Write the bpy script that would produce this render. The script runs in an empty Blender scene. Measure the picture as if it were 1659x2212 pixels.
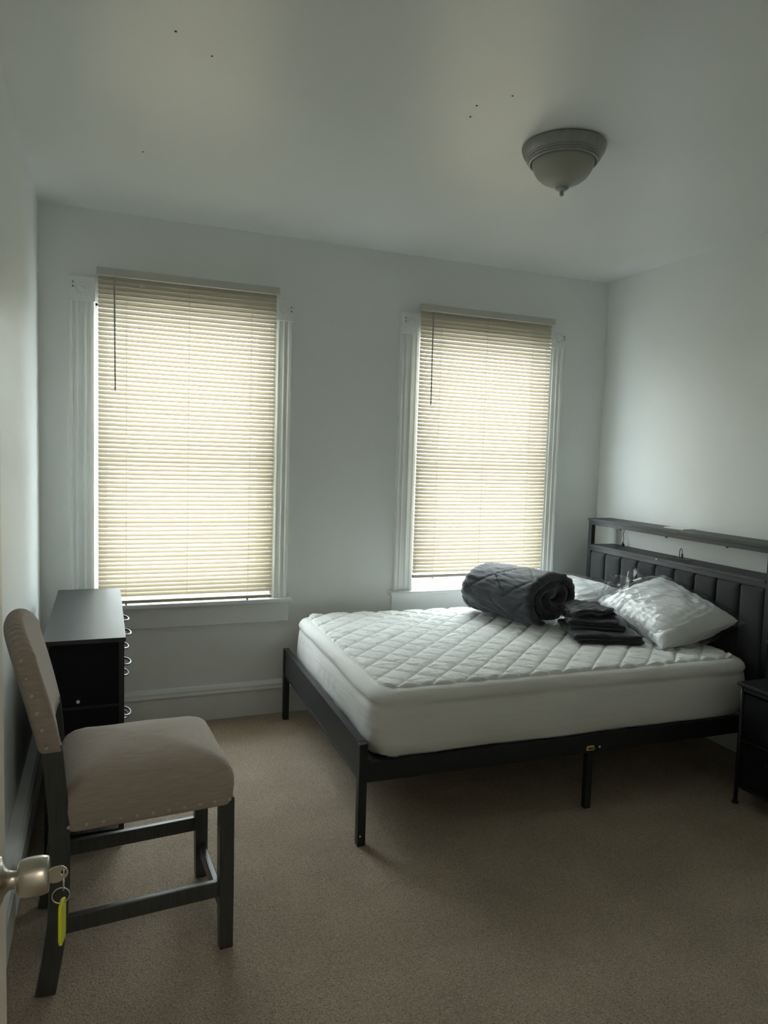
import bpy, bmesh, math, random
from mathutils import Vector, Matrix, noise

random.seed(4)
PI = math.pi
sc = bpy.context.scene
COL = sc.collection

# ------------------------------------------------------------------ camera
F_PX, IMG_W, IMG_H = 1540.5, 1659, 2212
RIGHT = Vector((0.93088029, -0.36401673, 0.03088233))
UP = Vector((0.0000564714, 0.0846773685, 0.99640842))
FWD = Vector((0.36532436, 0.92753521, -0.07884505))
cam = bpy.data.cameras.new('camera')
cam.sensor_fit = 'HORIZONTAL'
cam.sensor_width = 36.0
cam.lens = 36.0 * F_PX / IMG_W
cam.clip_start = 0.01
cam_ob = bpy.data.objects.new('camera', cam)
COL.objects.link(cam_ob)
cam_ob.matrix_world = Matrix((
    (RIGHT.x, UP.x, -FWD.x, 0.0),
    (RIGHT.y, UP.y, -FWD.y, 0.0),
    (RIGHT.z, UP.z, -FWD.z, 1.6364),
    (0, 0, 0, 1)))
sc.camera = cam_ob

# ------------------------------------------------------------------ sky, fill light, exposure
sc.view_settings.view_transform = 'Standard'
sc.view_settings.look = 'None'
sc.view_settings.exposure = 0.68
sc.view_settings.gamma = 1.0
sc.view_settings.use_curve_mapping = False
sc.cycles.max_bounces = 14
sc.cycles.diffuse_bounces = 8
sc.cycles.glossy_bounces = 4
sc.cycles.transmission_bounces = 8
sc.cycles.transparent_max_bounces = 24
sc.cycles.use_denoising = True
sc.cycles.sample_clamp_indirect = 6.0
sc.cycles.caustics_reflective = False

world = bpy.data.worlds.new('overcast_sky')
sc.world = world
world.use_nodes = True
wn = world.node_tree.nodes
wn['Background'].inputs['Color'].default_value = (0.87, 0.945, 1.0, 1)
wn['Background'].inputs['Strength'].default_value = 14.5

HALL_FILL_WATTS = 9.0  # added fill from the hall side, no visible fixture
HALL_FILL_COLOR = (1.0, 0.86, 0.70)

# room measures (metres)
D = 4.33          # window wall
XL, XR = -0.33, 3.40
HC = 2.928        # ceiling
YF = 0.27         # wall with the doorway
WALL_T = 0.16
NAIL_HOLES = [(0.207, 2.414), (0.33, 2.508), (1.274, 2.432), (1.355, 2.316), (0.159, 3.411), (1.294, 2.518)]
WIN = [(-0.045, 0.945), (1.912, 2.905)]
ZB, ZT = 0.735, 2.425

def portal(x0, x1):
    l = bpy.data.lights.new('daylight_portal', 'AREA')
    l.shape = 'RECTANGLE'; l.size = x1 - x0; l.size_y = ZT - ZB
    l.cycles.is_portal = True
    o = bpy.data.objects.new('daylight_portal', l); COL.objects.link(o)
    o.location = ((x0 + x1) / 2, D + WALL_T + 0.02, (ZB + ZT) / 2)
    o.rotation_euler = (-PI / 2, 0, 0)
for a, b in WIN:
    portal(a, b)

# ------------------------------------------------------------------ materials
MATS = {}
def mat(name, color, rough=0.5, spec=0.5, metal=0.0, noise_scale=None, noise_amt=0.0, bump=0.0, bump_scale=None,
        bump_dist=0.002, stretch=None, sheen=0.0, coat=0.0):
    """Principled material with noise in the colour and in the fine relief."""
    m = bpy.data.materials.new(name); m.use_nodes = True
    nt = m.node_tree; n = nt.nodes; L = nt.links
    b = n['Principled BSDF']
    b.inputs['Base Color'].default_value = (*color, 1)
    b.inputs['Roughness'].default_value = rough
    b.inputs['Specular IOR Level'].default_value = spec
    b.inputs['Metallic'].default_value = metal
    if sheen:
        b.inputs['Sheen Weight'].default_value = sheen
    if coat:
        b.inputs['Coat Weight'].default_value = coat
    if noise_scale or bump:
        tc = n.new('ShaderNodeTexCoord'); mp = n.new('ShaderNodeMapping')
        L.new(tc.outputs['Object'], mp.inputs['Vector'])
        if stretch:
            mp.inputs['Scale'].default_value = stretch
    if noise_scale:
        t = n.new('ShaderNodeTexNoise'); t.inputs['Scale'].default_value = noise_scale; t.inputs['Detail'].default_value = 6
        L.new(mp.outputs['Vector'], t.inputs['Vector'])
        r = n.new('ShaderNodeValToRGB')
        r.color_ramp.elements[0].position = 0.3; r.color_ramp.elements[1].position = 0.7
        r.color_ramp.elements[0].color = (*[c * (1 - noise_amt) for c in color], 1)
        r.color_ramp.elements[1].color = (*[min(1, c * (1 + noise_amt)) for c in color], 1)
        L.new(t.outputs['Fac'], r.inputs['Fac']); L.new(r.outputs['Color'], b.inputs['Base Color'])
    if bump:
        t2 = n.new('ShaderNodeTexNoise'); t2.inputs['Scale'].default_value = bump_scale or 50; t2.inputs['Detail'].default_value = 4
        L.new(mp.outputs['Vector'], t2.inputs['Vector'])
        bp = n.new('ShaderNodeBump'); bp.inputs['Strength'].default_value = bump; bp.inputs['Distance'].default_value = bump_dist
        L.new(t2.outputs['Fac'], bp.inputs['Height']); L.new(bp.outputs['Normal'], b.inputs['Normal'])
    MATS[name] = m
    return m

wall_m = mat('wall_paint', (0.79, 0.81, 0.80), 0.42, 0.5, noise_scale=1.5, noise_amt=0.02, bump=0.12, bump_scale=9, bump_dist=0.006)
ceil_m = mat('ceiling_paint', (0.78, 0.81, 0.81), 0.29, 0.75, noise_scale=1.2, noise_amt=0.02, bump=0.12, bump_scale=4, bump_dist=0.008)
trim_m = mat('trim_paint', (0.79, 0.81, 0.81), 0.38, 0.5, noise_scale=6, noise_amt=0.03, bump=0.15, bump_scale=30, bump_dist=0.003)
sash_m = mat('sash_paint', (0.74, 0.76, 0.76), 0.4, 0.5, bump=0.1, bump_scale=30)
door_m = mat('door_paint', (0.72, 0.66, 0.58), 0.4, 0.5, bump=0.1, bump_scale=25)
black_metal = mat('black_metal', (0.012, 0.013, 0.015), 0.42, 0.5, noise_scale=60, noise_amt=0.15)
dark_wood = mat('black_brown_wood', (0.017, 0.018, 0.019), 0.40, 0.55, noise_scale=30, noise_amt=0.35, bump=0.35, bump_scale=60, bump_dist=0.0012, stretch=(12, 0.6, 12))
shelf_wood = mat('dark_grey_wood', (0.026, 0.027, 0.029), 0.5, 0.5, noise_scale=30, noise_amt=0.35, bump=0.25, bump_scale=60, bump_dist=0.001, stretch=(12, 0.6, 12))
black_fabric = mat('black_drawer_fabric', (0.010, 0.010, 0.012), 0.9, 0.2, noise_scale=300, noise_amt=0.4, bump=0.3, bump_scale=400, bump_dist=0.0006)
grey_fabric = mat('charcoal_upholstery', (0.040, 0.041, 0.044), 0.9, 0.25, noise_scale=350, noise_amt=0.3, bump=0.35, bump_scale=500, bump_dist=0.0006, sheen=0.15)
cotton_grey = mat('charcoal_cotton', (0.028, 0.028, 0.034), 0.62, 0.35, noise_scale=40, noise_amt=0.10, bump=0.25, bump_scale=55, bump_dist=0.003, sheen=0.2)
white_cotton = mat('white_cotton', (0.80, 0.80, 0.78), 0.9, 0.2, bump=0.2, bump_scale=25, bump_dist=0.004)
skirt_m = mat('white_stretch_knit', (0.76, 0.75, 0.73), 0.85, 0.25, noise_scale=6, noise_amt=0.02, bump=0.25, bump_scale=7, bump_dist=0.012, stretch=(0.6, 0.6, 4))
linen_m = mat('beige_linen', (0.365, 0.303, 0.262), 0.9, 0.2, noise_scale=18, noise_amt=0.10, bump=0.3, bump_scale=500, bump_dist=0.0006, stretch=(1.0, 8.0, 8.0), sheen=0.15)
leg_m = mat('grey_stained_wood', (0.050, 0.052, 0.050), 0.33, 0.5, noise_scale=18, noise_amt=0.25, bump=0.1, bump_scale=60, stretch=(6, 6, 0.6))
nail_m = mat('antique_nail_metal', (0.50, 0.45, 0.38), 0.4, 0.5, metal=0.4)
nickel = mat('satin_nickel', (0.56, 0.53, 0.47), 0.30, 0.5, metal=1.0, noise_scale=30, noise_amt=0.05)
pewter = mat('brushed_pewter', (0.30, 0.31, 0.30), 0.38, 0.5, metal=0.35, noise_scale=40, noise_amt=0.08)
tag_m = mat('yellow_plastic', (0.62, 0.66, 0.01), 0.35, 0.5)
white_plastic = mat('white_plastic', (0.75, 0.76, 0.76), 0.35, 0.5)
black_plastic = mat('black_plastic', (0.010, 0.010, 0.011), 0.35, 0.5)
wand_m = mat('grey_plastic_rod', (0.32, 0.31, 0.29), 0.3, 0.5)
label_yellow = mat('yellow_label', (0.62, 0.50, 0.05), 0.5, 0.4)
label_ink = mat('label_ink', (0.06, 0.05, 0.02), 0.6, 0.3)
screw_m = mat('white_screw_cover', (0.72, 0.70, 0.66), 0.4, 0.5)
hole_m = mat('dark_hole', (0.02, 0.02, 0.02), 0.9, 0.1)
speck_m = mat('dusty_nail_hole', (0.13, 0.13, 0.12), 0.9, 0.1)
cord_m = mat('ivory_cord', (0.62, 0.60, 0.52), 0.8, 0.2)
handle_m = mat('pale_steel_handle', (0.22, 0.23, 0.25), 0.28, 0.5, metal=0.9)

# carpet: curly pile read from two scales of noise
def carpet():
    m = bpy.data.materials.new('beige_carpet'); m.use_nodes = True
    nt = m.node_tree; n = nt.nodes; L = nt.links; b = n['Principled BSDF']
    tc = n.new('ShaderNodeTexCoord')
    fine = n.new('ShaderNodeTexNoise'); fine.inputs['Scale'].default_value = 210; fine.inputs['Detail'].default_value = 3; fine.inputs['Distortion'].default_value = 1.6
    tuft = n.new('ShaderNodeTexVoronoi'); tuft.inputs['Scale'].default_value = 170
    big = n.new('ShaderNodeTexNoise'); big.inputs['Scale'].default_value = 3.2; big.inputs['Detail'].default_value = 5
    for t in (fine, tuft, big):
        L.new(tc.outputs['Object'], t.inputs['Vector'])
    r = n.new('ShaderNodeValToRGB')
    r.color_ramp.elements[0].position = 0.30; r.color_ramp.elements[0].color = (0.22, 0.17, 0.12, 1)
    r.color_ramp.elements[1].position = 0.68; r.color_ramp.elements[1].color = (0.74, 0.61, 0.47, 1)
    L.new(fine.outputs['Fac'], r.inputs['Fac'])
    r2 = n.new('ShaderNodeValToRGB')
    r2.color_ramp.elements[0].position = 0.35; r2.color_ramp.elements[0].color = (0.86, 0.86, 0.86, 1)
    r2.color_ramp.elements[1].position = 0.65; r2.color_ramp.elements[1].color = (1, 1, 1, 1)
    L.new(big.outputs['Fac'], r2.inputs['Fac'])
    mx = n.new('ShaderNodeMix'); mx.data_type = 'RGBA'; mx.blend_type = 'MULTIPLY'; mx.inputs['Factor'].default_value = 1
    L.new(r.outputs['Color'], mx.inputs[6]); L.new(r2.outputs['Color'], mx.inputs[7])
    L.new(mx.outputs[2], b.inputs['Base Color'])
    add = n.new('ShaderNodeMath'); add.operation = 'SUBTRACT'
    L.new(fine.outputs['Fac'], add.inputs[0]); L.new(tuft.outputs['Distance'], add.inputs[1])
    bp = n.new('ShaderNodeBump'); bp.inputs['Strength'].default_value = 0.9; bp.inputs['Distance'].default_value = 0.006
    L.new(add.outputs[0], bp.inputs['Height']); L.new(bp.outputs['Normal'], b.inputs['Normal'])
    b.inputs['Roughness'].default_value = 0.95; b.inputs['Specular IOR Level'].default_value = 0.1
    b.inputs['Sheen Weight'].default_value = 0.1
    return m
carpet_m = carpet()

def slat_material():
    m = bpy.data.materials.new('ivory_slat_vinyl'); m.use_nodes = True
    nt = m.node_tree; n = nt.nodes; L = nt.links
    out = n['Material Output']; b = n['Principled BSDF']
    b.inputs['Base Color'].default_value = (0.50, 0.455, 0.365, 1)
    b.inputs['Roughness'].default_value = 0.4
    tr = n.new('ShaderNodeBsdfTranslucent'); tr.inputs['Color'].default_value = (0.88, 0.70, 0.50, 1)
    mx = n.new('ShaderNodeMixShader'); mx.inputs['Fac'].default_value = 0.062
    L.new(b.outputs[0], mx.inputs[1]); L.new(tr.outputs[0], mx.inputs[2]); L.new(mx.outputs[0], out.inputs['Surface'])
    return m
slat_m = slat_material()

def clear_sheet(name, gloss, rough, tint=(1, 1, 1), bump=0.0, bscale=40, bdist=0.004, base=0.05):
    """Thin clear sheet: mostly lets light straight through, reflects by Fresnel."""
    m = bpy.data.materials.new(name); m.use_nodes = True
    nt = m.node_tree; n = nt.nodes; L = nt.links
    out = n['Material Output']; n.remove(n['Principled BSDF'])
    t = n.new('ShaderNodeBsdfTransparent'); t.inputs['Color'].default_value = (*tint, 1)
    g = n.new('ShaderNodeBsdfGlossy'); g.inputs['Roughness'].default_value = rough
    fr = n.new('ShaderNodeLayerWeight'); fr.inputs['Blend'].default_value = 0.5
    pw = n.new('ShaderNodeMath'); pw.operation = 'POWER'; pw.inputs[1].default_value = 4.0
    L.new(fr.outputs['Facing'], pw.inputs[0])
    mul = n.new('ShaderNodeMath'); mul.operation = 'MULTIPLY_ADD'; mul.inputs[1].default_value = gloss; mul.inputs[2].default_value = base; mul.use_clamp = True
    L.new(pw.outputs[0], mul.inputs[0])
    mx = n.new('ShaderNodeMixShader'); L.new(mul.outputs[0], mx.inputs['Fac'])
    L.new(t.outputs[0], mx.inputs[1]); L.new(g.outputs[0], mx.inputs[2]); L.new(mx.outputs[0], out.inputs['Surface'])
    if bump:
        tc = n.new('ShaderNodeTexCoord'); tx = n.new('ShaderNodeTexNoise'); tx.inputs['Scale'].default_value = bscale
        tx.inputs['Detail'].default_value = 3; tx.inputs['Distortion'].default_value = 1.2
        L.new(tc.outputs['Object'], tx.inputs['Vector'])
        bp = n.new('ShaderNodeBump'); bp.inputs['Strength'].default_value = bump; bp.inputs['Distance'].default_value = bdist
        L.new(tx.outputs['Fac'], bp.inputs['Height'])
        L.new(bp.outputs['Normal'], g.inputs['Normal']); L.new(bp.outputs['Normal'], fr.inputs['Normal'])
    return m
glass_m = clear_sheet('window_glass', 0.85, 0.0, (0.93, 0.96, 0.95))
bag_m = clear_sheet('clear_plastic_bag', 0.7, 0.17, (0.97, 0.98, 0.99), 0.6, 26, 0.010, 0.10)

def frosted():
    m = mat('frosted_glass_shade', (0.36, 0.36, 0.31), 0.35, 0.5)
    b = m.node_tree.nodes['Principled BSDF']
    b.inputs['Subsurface Weight'].default_value = 0.0
    return m
shade_m = frosted()

# ------------------------------------------------------------------ mesh helpers
def tag(o, label=None, cat=None, group=None, kind=None):
    if label: o['label'] = label
    if cat: o['category'] = cat
    if group: o['group'] = group
    if kind: o['kind'] = kind
    return o

def empty(name, loc=(0, 0, 0), rz=0.0, **kw):
    o = bpy.data.objects.new(name, None); COL.objects.link(o)
    o.empty_display_size = 0.1
    o.location = loc; o.rotation_euler = (0, 0, rz)
    return tag(o, **kw)

def link(name, me, m, parent=None, smooth=False, bevel=0.0, segs=2, **kw):
    o = bpy.data.objects.new(name, me); COL.objects.link(o)
    if m and not me.materials:
        me.materials.append(m)
    if smooth:
        for p in me.polygons: p.use_smooth = True
    if parent: o.parent = parent
    if bevel:
        md = o.modifiers.new('soft_edge', 'BEVEL'); md.width = bevel; md.segments = segs; md.limit_method = 'ANGLE'
        md.angle_limit = math.radians(40)
        me.shade_smooth()
        wn_ = o.modifiers.new('even_normals', 'WEIGHTED_NORMAL'); wn_.keep_sharp = False
    return tag(o, **kw)

class MB:
    """Collects boxes, bars and lathes into one mesh."""
    def __init__(s): s.v = []; s.f = []
    def add(s, vs, fs):
        k = len(s.v); s.v += [tuple(v) for v in vs]; s.f += [tuple(i + k for i in f) for f in fs]; return s
    def box(s, a, b):
        (x0, y0, z0), (x1, y1, z1) = a, b
        x0, x1 = min(x0, x1), max(x0, x1); y0, y1 = min(y0, y1), max(y0, y1); z0, z1 = min(z0, z1), max(z0, z1)
        vs = [(x0, y0, z0), (x1, y0, z0), (x1, y1, z0), (x0, y1, z0), (x0, y0, z1), (x1, y0, z1), (x1, y1, z1), (x0, y1, z1)]
        return s.add(vs, [(0, 3, 2, 1), (4, 5, 6, 7), (0, 1, 5, 4), (1, 2, 6, 5), (2, 3, 7, 6), (3, 0, 4, 7)])
    def loft(s, rings, cap=True, closed=True):
        k = len(s.v); n = len(rings[0])
        for r in rings: s.v += [tuple(v) for v in r]
        for i in range(len(rings) - 1):
            for j in range(n if closed else n - 1):
                j2 = (j + 1) % n
                s.f.append((k + i * n + j, k + i * n + j2, k + (i + 1) * n + j2, k + (i + 1) * n + j))
        if cap:
            s.f.append(tuple(k + j for j in reversed(range(n))))
            e = k + (len(rings) - 1) * n
            s.f.append(tuple(e + j for j in range(n)))
        return s
    def bar(s, path, w, h, side=(0, 1, 0)):
        """Square bar along a path; w along 'side', h across it."""
        path = [Vector(p) for p in path]; sd = Vector(side); rings = []
        for i, p in enumerate(path):
            t = (path[min(i + 1, len(path) - 1)] - path[max(i - 1, 0)]).normalized()
            u = sd.normalized(); v = t.cross(u).normalized()
            rings.append([p + u * w / 2 + v * h / 2, p - u * w / 2 + v * h / 2, p - u * w / 2 - v * h / 2, p + u * w / 2 - v * h / 2])
        return s.loft(rings)
    def tube(s, path, r, n=8):
        path = [Vector(p) for p in path]; rings = []
        ref = Vector((0, 0, 1))
        for i, p in enumerate(path):
            t = (path[min(i + 1, len(path) - 1)] - path[max(i - 1, 0)]).normalized()
            if abs(t.dot(ref)) > 0.95: ref = Vector((1, 0, 0)) if abs(t.x) < 0.9 else Vector((0, 1, 0))
            u = t.cross(ref).normalized(); v = t.cross(u).normalized()
            ref = -v if v.dot(ref) < 0 else v
            u = t.cross(ref).normalized(); v = t.cross(u).normalized()
            rr = r[i] if isinstance(r, (list, tuple)) else r
            rings.append([p + (u * math.cos(2 * PI * k / n) + v * math.sin(2 * PI * k / n)) * rr for k in range(n)])
        return s.loft(rings)
    def lathe(s, prof, c=(0, 0, 0), n=32, axis='z'):
        rings = []
        for r, h in prof:
            ring = []
            for k in range(n):
                a = 2 * PI * k / n
                p = (r * math.cos(a), r * math.sin(a), h) if axis == 'z' else (h, r * math.cos(a), r * math.sin(a))
                ring.append((p[0] + c[0], p[1] + c[1], p[2] + c[2]))
            rings.append(ring)
        return s.loft(rings)
    def grid(s, fn, nu, nv):
        k = len(s.v)
        for i in range(nu + 1):
            for j in range(nv + 1):
                s.v.append(tuple(fn(i / nu, j / nv)))
        for i in range(nu):
            for j in range(nv):
                a = k + i * (nv + 1) + j
                s.f.append((a, a + nv + 1, a + nv + 2, a + 1))
        return s
    def mesh(s, name):
        me = bpy.data.meshes.new(name); me.from_pydata(s.v, [], s.f); me.update()
        bm = bmesh.new(); bm.from_mesh(me); bmesh.ops.recalc_face_normals(bm, faces=bm.faces); bm.to_mesh(me); bm.free()
        return me
    def build(s, name, m, parent=None, **kw):
        return link(name, s.mesh(name), m, parent, **kw)

def B(a, b): return MB().box(a, b)

def rrect(w, l, r, z, cx=0, cy=0, n=6, per=14):
    """Ring of a rounded rectangle, each side split in 'per' pieces."""
    r = max(1e-4, min(r, w / 2 - 1e-4, l / 2 - 1e-4)); pts = []
    cs = [(w / 2 - r, l / 2 - r, 0), (-w / 2 + r, l / 2 - r, PI / 2), (-w / 2 + r, -l / 2 + r, PI), (w / 2 - r, -l / 2 + r, 1.5 * PI)]
    for i, (x, y, a0) in enumerate(cs):
        arc = [(x + r * math.cos(a0 + PI / 2 * k / n), y + r * math.sin(a0 + PI / 2 * k / n)) for k in range(n + 1)]
        pts += arc
        nx, ny, na = cs[(i + 1) % 4]
        e = (nx + r * math.cos(na), ny + r * math.sin(na)); s0 = arc[-1]
        pts += [(s0[0] + (e[0] - s0[0]) * k / per, s0[1] + (e[1] - s0[1]) * k / per) for k in range(1, per)]
    return [Vector((p[0] + cx, p[1] + cy, z)) for p in pts]

def nz(p, s, seed=0.0):
    return noise.noise(Vector((p[0] * s + seed, p[1] * s - seed * 0.7, p[2] * s + seed * 1.3)))

# ================================================================== the room
B((XL - 0.1, -1.7, -0.06), (XR + 0.1, D + 0.02, 0)).build('floor', carpet_m, kind='structure')
B((XL - 0.1, -1.7, HC), (XR + 0.1, D + WALL_T, HC + 0.1)).build('ceiling', ceil_m, kind='structure')
B((XL - 0.1, YF, 0), (XL, D + WALL_T, HC)).build('wall_left', wall_m, kind='structure')

def wall_with_openings(name, x0, x1, y0, y1, holes, m):
    """Wall along x with rectangular holes (x0, x1, z0, z1), one welded mesh."""
    xs = sorted({x0, x1, *[h[0] for h in holes], *[h[1] for h in holes]})
    zs = sorted({0.0, HC, *[h[2] for h in holes], *[h[3] for h in holes]})
    mb = MB()
    def solid(i, k):
        if i < 0 or k < 0 or i >= len(xs) - 1 or k >= len(zs) - 1: return False
        cx, cz = (xs[i] + xs[i + 1]) / 2, (zs[k] + zs[k + 1]) / 2
        return not any(h[0] < cx < h[1] and h[2] < cz < h[3] for h in holes)
    for i in range(len(xs) - 1):
        for k in range(len(zs) - 1):
            if not solid(i, k): continue
            a, b, c, d = xs[i], xs[i + 1], zs[k], zs[k + 1]
            mb.add([(a, y0, c), (b, y0, c), (b, y0, d), (a, y0, d)], [(0, 1, 2, 3)])
            mb.add([(a, y1, c), (b, y1, c), (b, y1, d), (a, y1, d)], [(3, 2, 1, 0)])
            if not solid(i - 1, k): mb.add([(a, y0, c), (a, y1, c), (a, y1, d), (a, y0, d)], [(3, 2, 1, 0)])
            if not solid(i + 1, k): mb.add([(b, y0, c), (b, y1, c), (b, y1, d), (b, y0, d)], [(0, 1, 2, 3)])
            if not solid(i, k - 1): mb.add([(a, y0, c), (b, y0, c), (b, y1, c), (a, y1, c)], [(3, 2, 1, 0)])
            if not solid(i, k + 1): mb.add([(a, y0, d), (b, y0, d), (b, y1, d), (a, y1, d)], [(0, 1, 2, 3)])
    me = mb.mesh(name)
    bm = bmesh.new(); bm.from_mesh(me); bmesh.ops.remove_doubles(bm, verts=bm.verts, dist=1e-5)
    bmesh.ops.recalc_face_normals(bm, faces=bm.faces); bm.to_mesh(me); bm.free()
    return link(name, me, m, kind='structure')

wall_with_openings('wall_back', XL, XR, D, D + WALL_T, [(a, b, ZB - 0.03, ZT) for a, b in WIN], wall_m)
B((XR, YF, 0), (XR + 0.1, D + WALL_T, HC)).build('wall_right', wall_m, kind='structure')
wall_with_openings('wall_front', XL - 0.1, XR + 0.1, YF - 0.12, YF, [(-0.235, 0.66, 0.0, 2.06)], wall_m)
# the hall the camera stands in, with an unseen warm light added as fill for the room
B((XL - 0.1, -1.7, 0), (XL, YF - 0.12, HC)).build('wall_hall_left', wall_m, kind='structure')
B((1.3, -1.7, 0), (1.4, YF - 0.12, HC)).build('wall_hall_right', wall_m, kind='structure')
B((XL, -1.8, 0), (1.3, -1.7, HC)).build('wall_hall_rear', wall_m, kind='structure')
hl = bpy.data.lights.new('hall_fill', 'POINT'); hl.energy = HALL_FILL_WATTS; hl.color = HALL_FILL_COLOR; hl.shadow_soft_size = 0.14
hlo = bpy.data.objects.new('hall_fill', hl); COL.objects.link(hlo); hlo.location = (0.5, -0.85, 2.55)

# old nail holes in the ceiling
cobj = bpy.data.objects['ceiling']
hole_me = MB().lathe([(.0042, 0), (.0042, -.0010), (.002, -.0014)], n=10).mesh('nail_hole'); hole_me.materials.append(speck_m)
for x, y in NAIL_HOLES:
    o = bpy.data.objects.new('nail_hole', hole_me); COL.objects.link(o); o.parent = cobj; o.location = (x, y, HC)

# baseboards: tall board with a moulded cap
def base_profile(t):
    return [(0, 0), (t, 0), (t, 0.150), (t + 0.006, 0.156), (t + 0.010, 0.166), (t + 0.004, 0.176), (t + 0.001, 0.181),
            (t + 0.006, 0.186), (t + 0.005, 0.193), (t - 0.006, 0.205), (0, 0.212)]
def baseboard(name, t, place, a, b, n=24):
    rings = []
    for i in range(n + 1):
        s = a + (b - a) * i / n
        rings.append([place(d + 0.0012 * nz((s, d * 9, h), 14), s, h) for d, h in base_profile(t)])
    return MB().loft(rings).build(name, trim_m, kind='structure')
baseboard('baseboard_back', 0.022, lambda d, s, h: (s, D - d, h), XL, XR)
baseboard('baseboard_left', 0.045, lambda d, s, h: (XL + d, s, h), YF, D - 0.022)
baseboard('baseboard_right', 0.022, lambda d, s, h: (XR - d, s, h), YF, D - 0.022)

# ------------------------------------------------------------------ windows
def casing_mesh(w, z0, z1):
    """Fluted flat casing: two beads and three grooves along its height, front facing -y."""
    prof = [(0, 0), (0, .020), (.004, .026), (.012, .027), (.020, .021), (.030, .021), (.034, .026), (.041, .026), (.045, .020),
            (.070, .020), (.074, .026), (.081, .026), (.085, .020), (.100, .021), (.108, .028), (.122, .030), (.128, .026), (.130, 0)]
    k = w / .130
    n = 14; rings = []
    for i in range(n + 1):
        z = z0 + (z1 - z0) * i / n
        rings.append([(x * k, -d - 0.0008 * nz((x * 40, z * 2, 0), 3), z) for x, d in prof])
    return MB().loft(rings)

def rosette_block(x0, x1, z0, z1, parent):
    r = empty_part = B((x0, -0.036, z0), (x1, 0, z1)).build('corner_block', trim_m, parent, bevel=0.003)
    cx, cz = (x0 + x1) / 2, (z0 + z1) / 2
    mb = MB(); rings = []
    for rad, d in [(0.036, 0.0355), (0.034, 0.041), (0.029, 0.042), (0.026, 0.037), (0.017, 0.037), (0.014, 0.041), (0.006, 0.044), (0.001, 0.044)]:
        rings.append([(cx + rad * math.cos(2 * PI * k / 24), -d, cz + rad * math.sin(2 * PI * k / 24)) for k in range(24)])
    mb.loft(rings)
    o = mb.build('rosette', trim_m, r, smooth=True)
    return r

def bracket(x, z, parent):
    """Old curtain-rod bracket left on a corner block."""
    o = MB().box((x - .006, -.040, z - .016), (x + .006, -.034, z + .016)).box((x - .004, -.052, z - .006), (x + .004, -.038, z + .002)).build('rod_bracket', white_plastic, parent, bevel=0.001)
    for dz in (-.012, .012):
        MB().lathe([(0.0035, 0), (0.0035, 0.0012)], n=10).build('screw_hole', hole_m, o).matrix_local = Matrix.Translation((x, -.0401, z + dz)) @ Matrix.Rotation(PI / 2, 4, 'X')

def make_window(n, x0, x1, sill_z, stool_ext):
    w = empty(f'window_{n}', (0, D, 0), kind='structure')
    wl, wr = 0.132, 0.118
    zb0, zb1 = ZT, ZT + 0.132
    c = casing_mesh(wl, sill_z, zb0).build('casing', trim_m, w); c.location.x = x0 - wl
    c = casing_mesh(wr, sill_z, zb0).build('casing', trim_m, w); c.location.x = x1
    r1 = rosette_block(x0 - wl - .003, x0 + .002, zb0, zb1, w)
    r2 = rosette_block(x1, x1 + wr + .003, zb0, zb1, w)
    bracket(x0 - wl + .020, zb0 + .085, r1); bracket(x1 + wr - .012, zb0 + .07, r2)
    # head strip behind the blind
    B((x0 + .002, -.012, zb0), (x1, 0, zb1)).build('head_board', trim_m, w)
    # stool and apron
    B((x0 - wl - stool_ext, -.062, sill_z - .026), (x1 + wr + stool_ext, 0.10, sill_z)).build('stool', trim_m, w, bevel=0.006)
    B((x0 - wl - .01, -.024, sill_z - .150), (x1 + wr + .01, 0, sill_z - .026)).build('apron', trim_m, w, bevel=0.004)
    # jamb linings and stops
    j = MB().box((x0, 0, sill_z), (x0 + .012, WALL_T, ZT)).box((x1 - .012, 0, sill_z), (x1, WALL_T, ZT)).box((x0, 0, ZT - .012), (x1, WALL_T, ZT))
    j.build('jamb', sash_m, w, kind='stuff')
    zm = (sill_z + ZT) / 2 - 0.02
    for name, y0, y1, a, b in (('lower_sash', .060, .092, sill_z + .002, zm + .03), ('upper_sash', .095, .127, zm - .015, ZT - .012)):
        xa, xb = x0 + .013, x1 - .013
        s = MB()
        rail_b = .075 if name == 'lower_sash' else .045
        rail_t = .045 if name == 'lower_sash' else .06
        s.box((xa, y0, a), (xa + .048, y1, b)).box((xb - .048, y0, a), (xb, y1, b))
        s.box((xa + .048, y0, a), (xb - .048, y1, a + rail_b)).box((xa + .048, y0, b - rail_t), (xb - .048, y1, b))
        so = s.build(name, sash_m, w)
        B((xa + .045, (y0 + y1) / 2 - .002, a + rail_b - .004), (xb - .045, (y0 + y1) / 2 + .002, b - rail_t + .004)).build('pane', glass_m, so)
    # outer sill
    B((x0, .10, sill_z - .03), (x1, WALL_T + .05, sill_z - .004)).build('outer_sill', sash_m, w)
    return w
make_window(1, *WIN[0], 0.737, 0.028)
make_window(2, *WIN[1], 0.745, 0.030)

# ------------------------------------------------------------------ blinds
PITCH, SLAT_W, TILT = 0.0247, 0.0250, math.radians(69)
def slat_mesh(length):
    mb = MB(); nx, nw = 2, 4
    def fn(u, v):
        s = (v - .5) * SLAT_W
        crown = 0.0016 * (1 - (2 * v - 1) ** 2)
        # inner edge (room side) down, outer edge up
        y = s * math.cos(TILT) - crown * math.sin(TILT)
        z = s * math.sin(TILT) + crown * math.cos(TILT)
        # rounded slat ends
        e = 0.004 * (abs(2 * v - 1) ** 3)
        x = u * length
        if u == 0: x = e
        if u == 1: x = length - e
        return (x, y, z)
    mb.grid(fn, nx, nw)
    me = mb.mesh('slat')
    return me

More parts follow.
